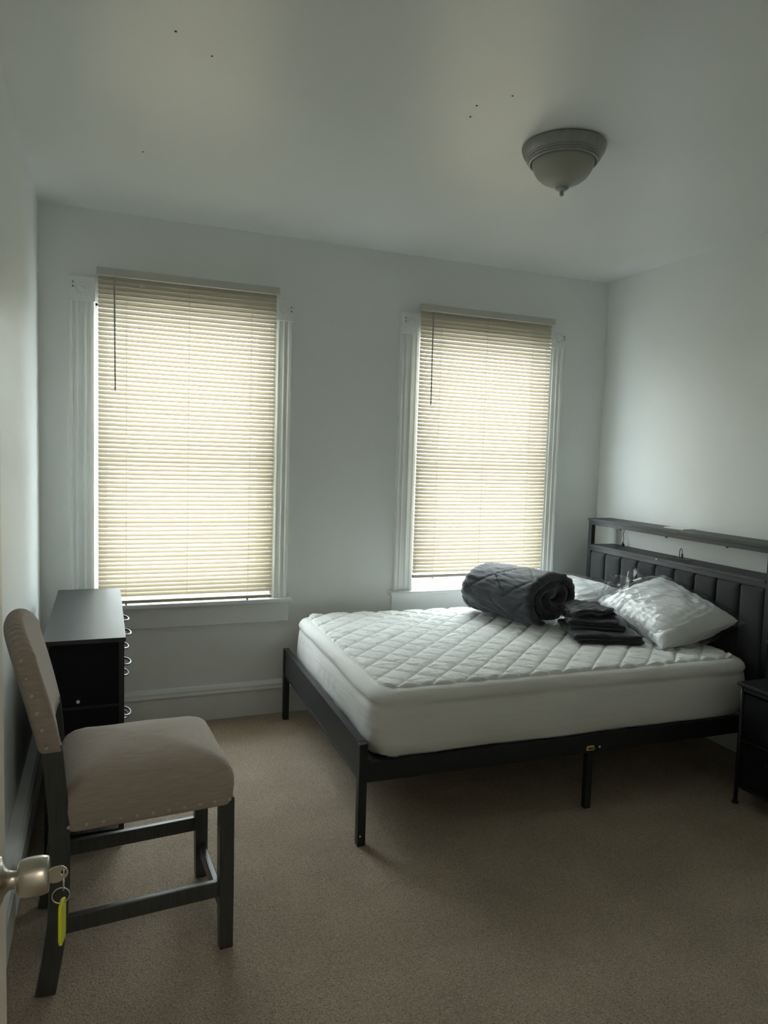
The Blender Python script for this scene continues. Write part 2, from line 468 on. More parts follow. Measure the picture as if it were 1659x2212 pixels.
def make_blind(x0, x1, z_bot, z_top, label, wand_x, wand_len):
    yc = D - 0.056
    L = x1 - x0
    b = empty('window_blind', (x0, yc, z_bot), label=label, cat='blind', group=None)
    zt = z_top - z_bot
    hr = MB().box((-.004, -.020, zt - .034), (L + .010, .020, zt)).build('headrail', mat_head, b, bevel=0.003)
    hr2 = B((-.006, -.0265, zt - .040), (L + .012, -.0215, zt + .001)).build('valance', mat_head, b, bevel=0.0015)
    me = slat_mesh(L); me.materials.append(slat_m)
    for p in me.polygons: p.use_smooth = True
    z = zt - .034 - .018; first = None
    k = 0
    while z > 0.030:
        o = bpy.data.objects.new('slat', me); COL.objects.link(o); o.parent = b
        o.location = (0, 0.0006 * math.sin(k * 1.7), z + 0.0004 * math.sin(k * 2.3))
        o.rotation_euler = (math.radians(0.9 * math.sin(k * 3.1) + 5.0 - 9.0 * (zt - z) / zt), 0, 0)
        z -= PITCH; k += 1
    B((.001, -.012, 0), (L - .001, .012, .020)).build('bottom_rail', slat_m, b, bevel=0.004)
    for fx in (.15, .85):
        c = MB()
        c.tube([(fx * L, -.0090, .01), (fx * L, -.0090, zt - .036)], .0010, 6)
        c.tube([(fx * L, .0090, .01), (fx * L, .0090, zt - .036)], .0010, 6)
        c.build('ladder_cord', cord_m, b)
        MB().lathe([(.004, 0), (.007, .002), (.007, .006), (.003, .012)], (fx * L, 0, -.010), 12).build('cord_button', slat_m, b)
    MB().tube([(.49 * L, -.0095, .005), (.49 * L, -.0095, zt - .036)], .0008, 6).build('lift_cord', wand_m, b)
    wd = MB().tube([(wand_x - x0, -.031, zt - .045), (wand_x - x0 + .002, -.033, zt - .12), (wand_x - x0 + .007, -.030, zt - wand_len)], [.0032, .0045, .0042], 8).build('tilt_wand', wand_m, b)
    MB().tube([(wand_x - x0, -.030, zt - .050), (wand_x - x0, -.028, zt - .030), (wand_x - x0, -.022, zt - .024)], .0018, 6).build('wand_hook', white_plastic, wd)
    return b
mat_head = mat('ivory_headrail', (0.52, 0.51, 0.47), 0.4, 0.4)
make_blind(-0.032, 0.957, 0.748, 2.606, 'wide ivory mini blind on the window above the black dresser', 0.050, 0.66)
make_blind(1.897, 2.892, 0.836, 2.612, 'ivory mini blind on the window behind the rolled comforter', 1.968, 0.64)

# ------------------------------------------------------------------ ceiling lamp
CLX, CLY = 1.765, 2.585
cl = empty('ceiling_light', (CLX, CLY, HC), label='round flush ceiling light with pewter pan and frosted glass bowl', cat='ceiling light')
pan = MB().lathe([(.150, 0), (.166, -.001), (.170, -.005), (.170, -.012), (.166, -.024), (.158, -.038), (.153, -.043), (.1535, -.047), (.151, -.051), (.1475, -.0515),
            (.148, -.055), (.1455, -.059), (.142, -.0595), (.1425, -.063), (.140, -.067), (.134, -.068), (.129, -.060), (.10, -.05)], n=72).build('pan', pewter, cl, smooth=True)
pan.data.set_sharp_from_angle(angle=math.radians(38))
MB().lathe([(.129, -.060), (.127, -.068), (.124, -.080), (.117, -.098), (.103, -.119), (.083, -.136), (.062, -.147), (.046, -.153), (.035, -.158), (.027, -.166), (.012, -.169)], n=64).build('glass_bowl', shade_m, cl, smooth=True)
MB().lathe([(.004, -.163), (.027, -.165), (.028, -.168), (.023, -.171), (.021, -.174), (.015, -.176), (.009, -.177), (.0075, -.180), (.0088, -.184), (.0088, -.192), (.006, -.197), (.001, -.198)], n=32).build('finial', pewter, cl, smooth=True)

# ------------------------------------------------------------------ door, knob and key
door = empty('door_1', (-0.125, 0.30, 0.012), kind='structure')
dm = MB().box((-.035, 0, 0), (-.006, .745, 2.02))
dm.build('door_leaf', door_m, door, bevel=0.002)
for (ya, yb, za, zb) in ((0, .11, 0, 2.02), (.635, .745, 0, 2.02), (.11, .635, 0, .24), (.11, .635, .86, 1.02), (.11, .635, 1.9, 2.02)):
    B((-.006, ya, za), (0, yb, zb)).build('door_rail', door_m, door, bevel=0.0015)
KZ = 1.092
kn = MB().lathe([(.004, 0), (.030, 0), (.030, .003), (.024, .006), (.016, .009), (.0115, .013), (.0105, .019), (.0105, .024), (.012, .025)], n=40, axis='x').build('knob_rose', nickel, door, smooth=True)
kn.location = (0, .672, KZ - .019)
kb = MB().lathe([(.009, .0225), (.0195, .023), (.0222, .026), (.0236, .033), (.0242, .043), (.0237, .052), (.0220, .058), (.0205, .0592), (.0190, .0584), (.0100, .0578), (.001, .0578)], n=48, axis='x').build('knob', nickel, door, smooth=True)
kb.location = (0, .672, KZ - .019)
# the key in the lock with its ring and yellow tag
kx, ky, kz = -0.125 + .0575, 0.30 + .672, KZ - .010
key = empty('door_key', (kx, ky, kz), label='brass door key in the knob with ring and yellow tag', cat='key')
def plate(outline, hole, y0, y1, name, m, parent):
    """Flat plate in the xz plane with a hole; outline and hole carry the same number of points."""
    n = len(outline); mb = MB()
    vs = [(x, y0, z) for x, z in outline] + [(x, y0, z) for x, z in hole] + [(x, y1, z) for x, z in outline] + [(x, y1, z) for x, z in hole]
    fs = []
    for i in range(n):
        j = (i + 1) % n
        fs += [(i, j, n + j, n + i), (2 * n + i, 3 * n + i, 3 * n + j, 2 * n + j), (i, 2 * n + i, 2 * n + j, j), (n + i, n + j, 3 * n + j, 3 * n + i)]
    mb.add(vs, fs)
    return mb.build(name, m, parent)
def ray_outline(poly, c, n=24):
    out = []
    for k in range(n):
        a = 2 * PI * k / n; d = (math.cos(a), math.sin(a)); best = 1e9
        for i in range(len(poly)):
            p, q = poly[i], poly[(i + 1) % len(poly)]
            ex, ez = q[0] - p[0], q[1] - p[1]
            den = d[0] * ez - d[1] * ex
            if abs(den) < 1e-9: continue
            t = ((p[0] - c[0]) * ez - (p[1] - c[1]) * ex) / den
            s = ((p[0] - c[0]) * d[1] - (p[1] - c[1]) * d[0]) / den
            if t > 0 and -1e-6 <= s <= 1 + 1e-6: best = min(best, t)
        out.append((c[0] + d[0] * best, c[1] + d[1] * best))
    return out
bowp = [(.001, -.0105), (.013, -.0105), (.022, -.005), (.0245, .001), (.022, .007), (.017, .0115), (.008, .0112), (.001, .0095)]
hc = (.0185, .002)
plate(ray_outline(bowp, hc), [(hc[0] + .0032 * math.cos(2 * PI * k / 24), hc[1] + .0042 * math.sin(2 * PI * k / 24)) for k in range(24)], -.001, .001, 'key_bow', nickel, key)
def ring(c, r, t, ax, n=28):
    pts = []
    for k in range(n + 1):
        a = 2 * PI * k / n
        pts.append((c[0] + (r * math.cos(a) if ax == 'xz' else 0), c[1] + (r * math.cos(a) if ax == 'yz' else 0), c[2] + r * math.sin(a)))
    return MB().tube(pts, t, 6)
ring((.0185, 0, -.009), .012, .0008, 'yz').build('link_ring', nickel, key, smooth=True)
ring((.0150, .001, -.030), .0105, .0008, 'xz').build('split_ring', nickel, key, smooth=True)
tg = MB()
tp = [(.0, 0), (.011, -.004), (.013, -.010), (.013, -.050), (.009, -.058), (-.009, -.058), (-.013, -.050), (-.013, -.010), (-.011, -.004)]
tg.loft([[(x, -.0022, z) for x, z in tp], [(x, .0022, z) for x, z in tp]])
to = tg.build('key_tag', tag_m, key, bevel=0.0012); to['label'] = 'bright yellow plastic tag'
to.location = (.0165, .002, -.035); to.rotation_euler = (0, math.radians(2), math.radians(80))

# ------------------------------------------------------------------ dresser
def dresser():
    X0, X1, Y0, Y1, H = -0.222, 0.076, 3.02, 4.10, 0.872
    d = empty('dresser', (X0, Y0, 0), label='long black dresser with dark wood top beside the wall', cat='dresser')
    w, l = X1 - X0, Y1 - Y0
    B((-.004, -.008, H - .018), (w + .006, l + .006, H)).build('top_board', dark_wood, d, bevel=0.0015)
    t = .020
    for x in (0, w - t):
        for y in (0, l - t):
            B((x, y, .012), (x + t, y + t, H - .018)).build('leg', black_metal, d)
            MB().lathe([(.013, 0), (.013, .006), (.007, .012)], (x + t / 2, y + t / 2, 0), 16).build('foot', black_plastic, d)
    for z in (.045, .105):
        for y in (0, l - t):
            B((t, y + .003, z), (w - t, y + .017, z + .016)).build('side_rail', black_metal, d)
        for x in (0, w - t):
            B((x + .003, t, z), (x + .017, l - t, z + .016)).build('long_rail', black_metal, d)
    for y in (.004, l - .010):
        B((t, y, .121), (w - t, y + .006, .585)).build('side_panel', black_fabric, d)
        B((t, y, .597), (w - t, y + .006, H - .018)).build('side_panel', black_fabric, d)
        B((t, y + .002, .585), (w - t, y + .008, .597)).build('side_bar', black_metal, d)
    mb = MB().lathe([(.007, 0), (.007, .002), (.004, .0030), (.003, .002), (.001, .002)], n=18)
    o = mb.build('screw_cap', screw_m, d); o.matrix_local = Matrix.Translation((.125, .004, .618)) @ Matrix.Rotation(PI / 2, 4, 'X')
    B((.002, .02, .12), (.008, l - .02, H - .02)).build('back_panel', black_fabric, d)
    # drawers: front slab and box, pale bail handle
    mid = l * 0.5
    rows_near = [(.735, .848, .800), (.600, .728, .664), (.345, .593, .429), (.125, .338, .25)]
    rows_far = [(.735, .848, .792), (.600, .728, .652), (.460, .593, .517), (.125, .453, .30)]
    for (ya, yb, rows, hy) in ((.024, mid - .004, rows_near, 3.40 - Y0), (mid + .004, l - .024, rows_far, 3.72 - Y0)):
        for za, zb, hz in rows:
            dr = MB().box((w - .012, ya, za), (w + .001, yb, zb)).box((.014, ya + .006, za + .004), (w - .012, yb - .006, zb - .012)).build('drawer', black_fabric, d, bevel=0.002)
            p = []
            for k in range(13):
                a = PI * k / 12
                p.append((w + .001 + .036 * math.sin(a) ** 0.8, hy - .058 * math.cos(a), hz - .006 * math.sin(a)))
            MB().tube(p, .0052, 8).build('handle', handle_m, dr, smooth=True)
dresser()

# ------------------------------------------------------------------ upholstered chair
def chair():
    c = empty('counter_chair', (-0.163, 2.212, 0), math.radians(3.6), label='beige linen counter chair with dark wood legs by the left wall', cat='chair')
    W = 0.478          # along y
    legp = [(0.000, 0), (.018, .10), (.034, .22), (.041, .34), (.042, .46), (.038, .56), (.024, .74), (.020, .760)]
    for y in (.016, W - .016):
        MB().bar([(x, y, z) for x, z in legp], .032, .056).build('rear_leg', leg_m, c, bevel=0.003)
    for y in (.024, W - .024):
        MB().loft([[(x - s, y - s, z), (x + s, y - s, z), (x + s, y + s, z), (x - s, y + s, z)] for x, s, z in ((.540, .0215, 0), (.538, .0235, .20), (.536, .0235, .515))]).build('front_leg', leg_m, c, bevel=0.003)
    for y in (.018, W - .018):
        MB().bar([(.045, y, .203), (.525, y, .208)], .022, .052).build('side_stretcher', leg_m, c, bevel=0.003)
    B((.530, .04, .088), (.552, W - .04, .134)).build('front_stretcher', leg_m, c, bevel=0.003)
    B((.010, .03, .175), (.034, W - .03, .225)).build('rear_stretcher', leg_m, c, bevel=0.003)
    B((.055, .015, .505), (.525, W - .015, .530)).build('seat_frame', leg_m, c)
    # seat cushion
    sw, sl = .506, W + .012
    mb = MB(); rings = []
    prof = [(.012, .500), (.003, .496), (0.001, .502), (.0, .520), (-.003, .555), (-.002, .580), (.003, .600), (.013, .618), (.030, .634), (.055, .648), (.09, .660), (.13, .669), (.17, .674), (.21, .677), (.243, .678)]
    for i, (d, z) in enumerate(prof):
        r = rrect(sw - 2 * d, sl - 2 * d, .035 - d * .1, z, .306, W / 2, n=6, per=16)
        if i > 2:
            for p in r:
                p.z += .003 * nz(p, 7) * min(1, (z - .50) * 10) + 0.018 * max(0, (0.30 - p.x)) * min(1, (z - .50) * 8)
        rings.append(r)
    mb.loft(rings); mb.build('seat', linen_m, c, smooth=True)
    # backrest: lofted along its width, arched pleated top, hollowed front
    n = 96; rings = []
    for i in range(n + 1):
        t = i / n; y = -.004 + (W + .008) * t
        arch = 1 - (2 * t - 1) ** 2
        hollow = -.022 * arch
        edge = min(t, 1 - t) * (W + .008)
        er = .010 * (1 - min(1, edge / .014)) ** 2
        zt = 1.046 + .066 * arch ** .8
        pl = .0042 * math.sin(2 * PI * y / .026 + .6 * math.sin(y * 40)) * min(1, edge / .02)
        def lean(z): return .022 - (z - .75) * .245
        ring_pts = []
        th = .062
        # back side going up, over the top, down the front
        for k in range(9):
            z = .748 + (zt - .035 - .748) * k / 8
            ring_pts.append((lean(z) + hollow - th / 2 + er, y, z))
        for k in range(1, 12):
            a = PI - PI * k / 12
            zz = zt - .035
            px = math.cos(a) * (th / 2 - er)
            pz = math.sin(a) * (.035 - er)
            amp = pl * (0.35 + 0.65 * math.sin(a)) * (1.0 if a > .9 else .35)
            ring_pts.append((lean(zz) + hollow + px + .35 * amp, y, zz + pz + amp))
        for k in range(9):
            z = zt - .035 - (zt - .035 - .748) * k / 8
            puff = .010 * math.sin(PI * min(1, (z - .748) / .26)) * min(1, edge / .05)
            ring_pts.append((lean(z) + hollow + th / 2 - er + puff, y, z))
        rings.append([Vector(p) for p in ring_pts])
    MB().loft(rings).build('backrest', linen_m, c, smooth=True)
    nail = MB().lathe([(.0062, 0), (.0058, .0016), (.0040, .0030), (.0018, .0036), (.0002, .0037)], n=14).mesh('nail_head')
    nail.materials.append(nail_m)
    for p in nail.polygons: p.use_smooth = True
    def put(x, y, z, rx):
        o = bpy.data.objects.new('nail_head', nail); COL.objects.link(o); o.parent = c
        o.location = (x, y, z); o.rotation_euler = (rx, 0, 0)
    for s, yy, rx in ((0, -.0055, PI / 2), (1, W + .0055, -PI / 2)):
        for k in range(11):
            put(.066 + .0475 * k, yy, .514, rx)
        for k in range(6):
            z = .764 + .0525 * k
            put(.022 - (z - .75) * .245 - .010, -.0042 if s == 0 else W + .0042, z, rx)
chair()

# ------------------------------------------------------------------ bed frame
BED_RZ = math.radians(-1.4)
BX, BY = 1.003, 2.690
BW, BL = 1.522, 2.15        # rail-to-rail width, foot to headboard front
def bed():
    b = empty('bed_frame', (BX, BY, 0), BED_RZ, label='black metal bed frame with padded shelf headboard under the white mattress', cat='bed')
    s = .036
    for y in (s / 2, BW - s / 2):
        lg = B((-s / 2, y - s / 2, 0.004), (s / 2, y + s / 2, .440)).build('foot_leg', black_metal, b, bevel=0.002)
        B((-s / 2 + .001, y - s / 2 + .001, 0), (s / 2 - .001, y + s / 2 - .001, .006)).build('leg_cap', black_plastic, lg)
    B((-.012, s, .285), (.010, BW - s, .437)).build('footboard', shelf_foot, b, bevel=0.002)
    MB().box((-.016, s, .280), (.014, BW - s, .288)).box((-.016, s, .436), (.014, BW - s, .442)).build('footboard_edge', black_metal, b)
    for z in (.32, .40):
        o = MB().lathe([(.006, 0), (.006, .003), (.001, .004)], n=12).build('bolt', black_plastic, b)
        o.matrix_local = Matrix.Translation((-.004, 0, z)) @ Matrix.Rotation(PI / 2, 4, 'X')
    o = MB().lathe([(.004, 0), (.004, .002), (.001, .0025)], n=12).build('foot_screw', screw_m, b)
    o.matrix_local = Matrix.Translation((-.006, 0, .045)) @ Matrix.Rotation(PI / 2, 4, 'X')
    # side rails, centre beam, mid legs
    for y in (0.002, BW - .030):
        B((s / 2, y, .272), (BL, y + .028, .358)).build('side_rail', black_metal, b, bevel=0.002)
    B((s / 2, BW / 2 - .02, .28), (BL, BW / 2 + .02, .33)).build('centre_beam', black_metal, b)
    for x, y in ((1.128, .016), (1.128, BW / 2), (1.128, BW - .016)):
        B((x - .017, y - .014, 0), (x + .017, y + .014, .285)).build('middle_leg', black_metal, b, bevel=0.002)
    me = B((0, .028, .345), (.06, BW - .030, .357)).mesh('slat'); me.materials.append(black_metal)
    for k in range(11):
        o = bpy.data.objects.new('slat', me); COL.objects.link(o); o.parent = b; o.location = (.06 + k * .187, 0, 0)
    # yellow warning sticker and white screw cover on the near rail
    st = B((1.105, -.0005, .285), (1.148, .002, .302)).build('warning_sticker', label_yellow, b)
    st['label'] = 'small yellow sticker on the near rail'
    B((1.113, -.0011, .290), (1.142, .0, .2975)).build('sticker_print', label_ink, st)
    B((1.108, -.0005, .3035), (1.145, .002, .307)).build('white_sticker', screw_m, b)
    o = MB().lathe([(.006, 0), (.006, .002), (.002, .003)], n=14).build('screw_cover', screw_m, b)
    o.matrix_local = Matrix.Translation((1.178, .002, .296)) @ Matrix.Rotation(PI / 2, 4, 'X')
    # headboard: posts, two shelves, padded channels
    hx, y0, y1 = BL + .02, -.012, BW + .010
    dp = .195; p = .036
    for y in (y0, y1 - p):
        B((hx, y, 0), (hx + .030, y + p, 1.238)).build('headboard_post', black_metal, b, bevel=0.002)
        B((hx + dp - .03, y, 0), (hx + dp, y + p, 1.040)).build('headboard_post', black_metal, b, bevel=0.002)
    B((hx - .006, y0 - .004, 1.222), (hx + dp, y1 + .004, 1.240)).build('top_shelf', shelf_wood, b, bevel=0.0015)
    MB().box((hx, y0 + p, 1.196), (hx + .02, y1 - p, 1.222)).build('shelf_rail', black_metal, b)
    B((hx - .004, y0 + p, 1.040), (hx + dp, y1 - p, 1.058)).build('lower_shelf', shelf_wood, b, bevel=0.0015)
    B((hx + .002, y0 + p, 1.014), (hx + .022, y1 - p, 1.040)).build('shelf_rail', black_metal, b)
    B((hx + .030, y0 + p, .38), (hx + .045, y1 - p, 1.02)).build('backing_panel', black_fabric, b)
    o = MB().lathe([(.006, 0), (.006, .003), (.002, .004)], n=14).build('power_button', screw_m, b)
    o.matrix_local = Matrix.Translation((hx - .0035, .825, 1.049)) @ Matrix.Rotation(-PI / 2, 4, 'Y')
    for yy in (.30, .77, 1.20):
        MB().lathe([(.009, 0), (.009, -.008), (.004, -.012)], (hx + .012, yy, 1.200), 14).build('hook', black_plastic, b)
    n = 9; span = (y1 - p) - (y0 + p); cw = span / n
    mb = MB(); rings = []
    h = .60; zc = 1.012 - h / 2
    for d, x in [(0.0, .030), (.001, .012), (.004, .003), (.010, -.004), (.022, -.009), (.045, -.011), (.074, -.0115)]:
        rings.append([Vector((x, q.x, q.y)) for q in rrect(cw - .003 - 2 * d, h - 2 * d, .012, 0, n=3, per=6)])
    mb.loft(rings); me = mb.mesh('padded_channel'); me.materials.append(grey_fabric)
    for q in me.polygons: q.use_smooth = True
    for k in range(n):
        o = bpy.data.objects.new('padded_channel', me); COL.objects.link(o); o.parent = b
        o.location = (hx + .002, y0 + p + cw * (k + .5), zc)
    return b, hx
shelf_foot = mat('dark_footboard_laminate', (0.028, 0.028, 0.030), 0.5, 0.5, noise_scale=20, noise_amt=0.2, stretch=(1, 1, 10))
bed_ob, HBX = bed()
Rz = Matrix.Rotation(BED_RZ, 3, 'Z')
def bedpt(x, y, z):
    v = Rz @ Vector((x, y, z)); return Vector((v.x + BX, v.y + BY, v.z))

# white charging leads and the flat white item on the headboard
lead1 = empty('charging_lead', bedpt(HBX + .16, 1.352, 1.058), BED_RZ, label='thin black cord hanging from top shelf at the headboard corner', cat='cord')
MB().tube([(.02, .005, .142), (.018, .01, .12), (.012, .018, .085), (.008, .005, .05), (.0, 0, .022)], .0022, 8).build('cord', black_plastic, lead1, smooth=True)
MB().lathe([(.012, 0), (.012, .014), (.006, .020), (.003, .030)], n=14).build('plug', black_plastic, lead1)
lead2 = empty('charging_lead', bedpt(HBX + .10, .735, 1.058), BED_RZ, label='short looped black charging lead standing on the lower headboard shelf', cat='cord')
MB().tube([(0, -.010, .034), (0, -.010, .050), (0, -.006, .062), (0, 0, .068), (0, .007, .063), (0, .011, .050), (0, .012, .030), (0.002, .012, .004)], .0022, 8).build('cord', black_plastic, lead2, smooth=True)
MB().box((-.004, -.016, .004), (.004, -.004, .036)).build('usb_plug', black_plastic, lead2, bevel=0.002)
outlet = empty('power_outlet', bedpt(HBX + .11, .75, 1.058), BED_RZ, label='flat black power outlet plate set on the lower headboard shelf', cat='outlet')
B((-.022, -.085, 0), (.022, .085, .004)).build('plate', black_plastic, outlet, bevel=0.0015)
B((-.010, .03, .004), (.010, .06, .005)).build('socket', hole_m, outlet)
pad = empty('paper_booklet', bedpt(HBX + .13, .80, 1.240), BED_RZ + .03, label='thin white booklet lying on the top headboard shelf', cat='booklet')
B((-.05, -.085, 0), (.05, .075, .003)).build('cover', white_plastic, pad)
B((-.048, -.083, .003), (.048, .073, .006)).build('pages', white_cotton, pad)

# ------------------------------------------------------------------ mattress
MX0, MX1 = 0.050, 2.125
MY0, MY1 = 0.010, 1.512
def mattress():
    m = empty('mattress', bedpt((MX0 + MX1) / 2, (MY0 + MY1) / 2, .357), BED_RZ, label='thick white mattress in a quilted cover on the black bed frame', cat='mattress')
    w, l = MX1 - MX0, MY1 - MY0
    prof = [(.06, .001), (.020, .0), (.006, .016), (.000, .06), (-.004, .12), (-.002, .18), (.003, .212), (.006, .222), (.002, .232), (-.001, .244), (.004, .262), (.016, .277), (.034, .286), (.054, .289), (.075, .282), (.12, .265), (.18, .250)]
    mb = MB(); rings = []
    for i, (d, z) in enumerate(prof):
        r = rrect(w - 2 * d, l - 2 * d, .11 - d * .35, z, n=10, per=60)
        for p in r:
            q = Vector((p.x, p.y, z))
            wob = .008 * nz((p.x, p.y, z * 2.5), 3.0) + .004 * nz((p.x, p.y, z * 9), 6.0)
            if p.x < -w / 2 + .12: wob += .012 * max(0, 1 - z / .12) * math.sin(p.y * 38 + 5 * math.sin(p.y * 9) - z * 60)
            if 1 <= i <= 10:
                nrm = Vector((p.x / (w / 2), p.y / (l / 2), 0)); nrm = Vector((nrm.x if abs(nrm.x) > .93 else 0, nrm.y if abs(nrm.y) > .93 else 0, 0))
                if nrm.length: p += nrm.normalized() * wob
            if i <= 1:
                p.z += .010 * max(0, nz((p.x, p.y, 0), 5.0, 3))
        rings.append(r)
    mb.loft(rings); mb.build('stretch_skirt', skirt_m, m, smooth=True)
    # quilted panel
    nx, ny = 500, 380
    ins = .052; rw, rl, rc = w / 2 - ins, l / 2 - ins, .09
    P = .165
    def fn(u, v):
        x = (u * 2 - 1) * rw; y = (v * 2 - 1) * rl
        ax, ay = abs(x) - (rw - rc), abs(y) - (rl - rc)
        if ax > 0 and ay > 0:
            a, b_ = ax / rc, ay / rc
            x = math.copysign((rw - rc) + rc * a * math.sqrt(1 - b_ * b_ / 2), x)
            y = math.copysign((rl - rc) + rc * b_ * math.sqrt(1 - a * a / 2), y)
        wx = x + .008 * nz((x, y, 0), 4.0, 2); wy = y + .008 * nz((x, y, 5), 4.0, 7)
        s1 = (wx + wy) / P + .13; s2 = (wx - wy) / P + .38
        d1 = abs(s1 - round(s1)); d2 = abs(s2 - round(s2)); d = min(d1, d2) * P * .707
        puff = .0085 * (1 - math.exp(-d / .004)) + .0095 * (1 - math.exp(-d / .020))
        wr = .0034 * nz((x * 1.0, y * 3.2, 1), 16.0) + .0024 * nz((x * 3.0 + y, y * 1.2 - x, 2), 19.0, 5)
        wr *= (.45 + min(1, d / .02) * .55)
        e = min(rw - abs(x), rl - abs(y))
        edge = max(0, 1 - max(0, e) / .016)
        z = .2895 + puff + wr + .006 * nz((x, y, 3), 2.2) - edge ** 1.5 * .010
        z = max(z, .2885 + .004 * min(1, max(0, e) / .01))
        if u in (0.0, 1.0) or v in (0.0, 1.0): z = .276
        return (x, y, z)
    MB().grid(fn, nx, ny).build('quilted_top', white_cotton, m, smooth=True)
mattress()
MTOP = .357 + .302

# ------------------------------------------------------------------ rolled comforter
def ribbon_outline(center, thick):
    """Closed outline pairs around a 2D centre line."""
    A, Bp = [], []
    n = len(center)
    for i, (x, z) in enumerate(center):
        p = center[max(i - 1, 0)]; q = center[min(i + 1, n - 1)]
        tx, tz = q[0] - p[0], q[1] - p[1]; L = math.hypot(tx, tz) or 1
        nx, nz_ = -tz / L, tx / L
        t = thick(i / (n - 1)) / 2
        A.append((x + nx * t, z + nz_ * t)); Bp.append((x - nx * t, z - nz_ * t))
    return A, Bp

def comforter():
    near = Vector((2.475, 3.480, 0)); far = Vector((2.290, 4.050, 0))
    ax = (far - near); L = ax.length; ax.normalize()
    side = Vector((ax.y, -ax.x, 0))      # to the right seen from the near end
    a, b = .272, .172
    turns = 2.55; N = 400
    cz = MTOP + b - .004
    c = empty('comforter', (near.x, near.y, MTOP), label='charcoal quilted comforter rolled up on the white mattress', cat='comforter')
    def centre(t):
        # t=0 innermost, 1 outermost; the loose outer end tucks under at the lower left
        th = -PI * .62 - 2 * PI * turns * (1 - t)
        r = .12 + .725 * t
        wob = 1 + .05 * math.sin(3.1 * th + 1) * (1 - t * .8)
        return (a * r * math.cos(th) * wob, b * r * math.sin(th) * wob)
    steps = 64
    mb = MB(); rings = []
    pts = [centre(i / N) for i in range(N + 1)]
    for k in range(steps + 1):
        s = k / steps
        # layers round off at both ends
        endn = min(1, s * L / .030); endf = min(1, (1 - s) * L / .10)
        rd = math.sqrt(max(0, 1 - (1 - endn) ** 2)); rf = math.sqrt(max(0, 1 - (1 - endf) ** 2))
        tk = (.045 + .955 * rd)
        scale = (.55 + .45 * rf) * (1 - .03 * s)
        A, Bp = ribbon_outline(pts, lambda t: .312 * (a + b) / 2 * .985 * tk * (.9 if t < .98 else .5))
        loop = A + Bp[::-1]
        ring_ = []
        for i, (x, z) in enumerate(loop):
            t = i / N if i <= N else (2 * N + 1 - i) / N
            # quilting and creases, strongest on the outside
            out = 1.0 if t > .58 else .5
            ang = math.atan2(z / b, x / a)
            ww = .0075 * nz((ang * 2.2, s * 2.4, t * 3), 2.6) + .0050 * nz((ang * 6.5 + s * 4, s * 1.6, t), 2.4, 4) + .0028 * nz((ang * 15 - s * 5, s * 3.5, t), 2.0, 8)
            q1 = (ang * .22 + s * L) / .30 + .2; q2 = (ang * .22 - s * L) / .30 + .4
            dq = min(abs(q1 - round(q1)), abs(q2 - round(q2))) * .30
            seam = -.011 * math.exp(-dq / .008) + .004
            rr = 1 + (ww * out + (seam if t > .58 else 0)) / ((a + b) / 2)
            px, pz = x * scale * rr, z * scale * rr
            pz += cz - (b * (1 - scale)) * .55
            if pz < MTOP + .004: pz = MTOP + .004 + (pz - MTOP - .004) * .06
            off = ax * (s * L + .012 * nz((x * 9, z * 9, 0), 1.2) * (1 - s)) + side * px
            # inner turns sit a little deeper than the outer one
            dep = .012 * (1 - t) if s < .1 else 0
            ring_.append(Vector((off.x + ax.x * dep, off.y + ax.y * dep, pz - MTOP)))
        rings.append(ring_)
    n = len(rings[0]); mb.loft(rings, cap=False)
    half = N + 1
    for e in (0, steps):
        for i in range(N):
            q = (e * n + i, e * n + i + 1, e * n + n - 2 - i, e * n + n - 1 - i)
            mb.f.append(q)
    # gathered far end closes the roll
    mb.build('roll', cotton_grey, c, smooth=True)
comforter()

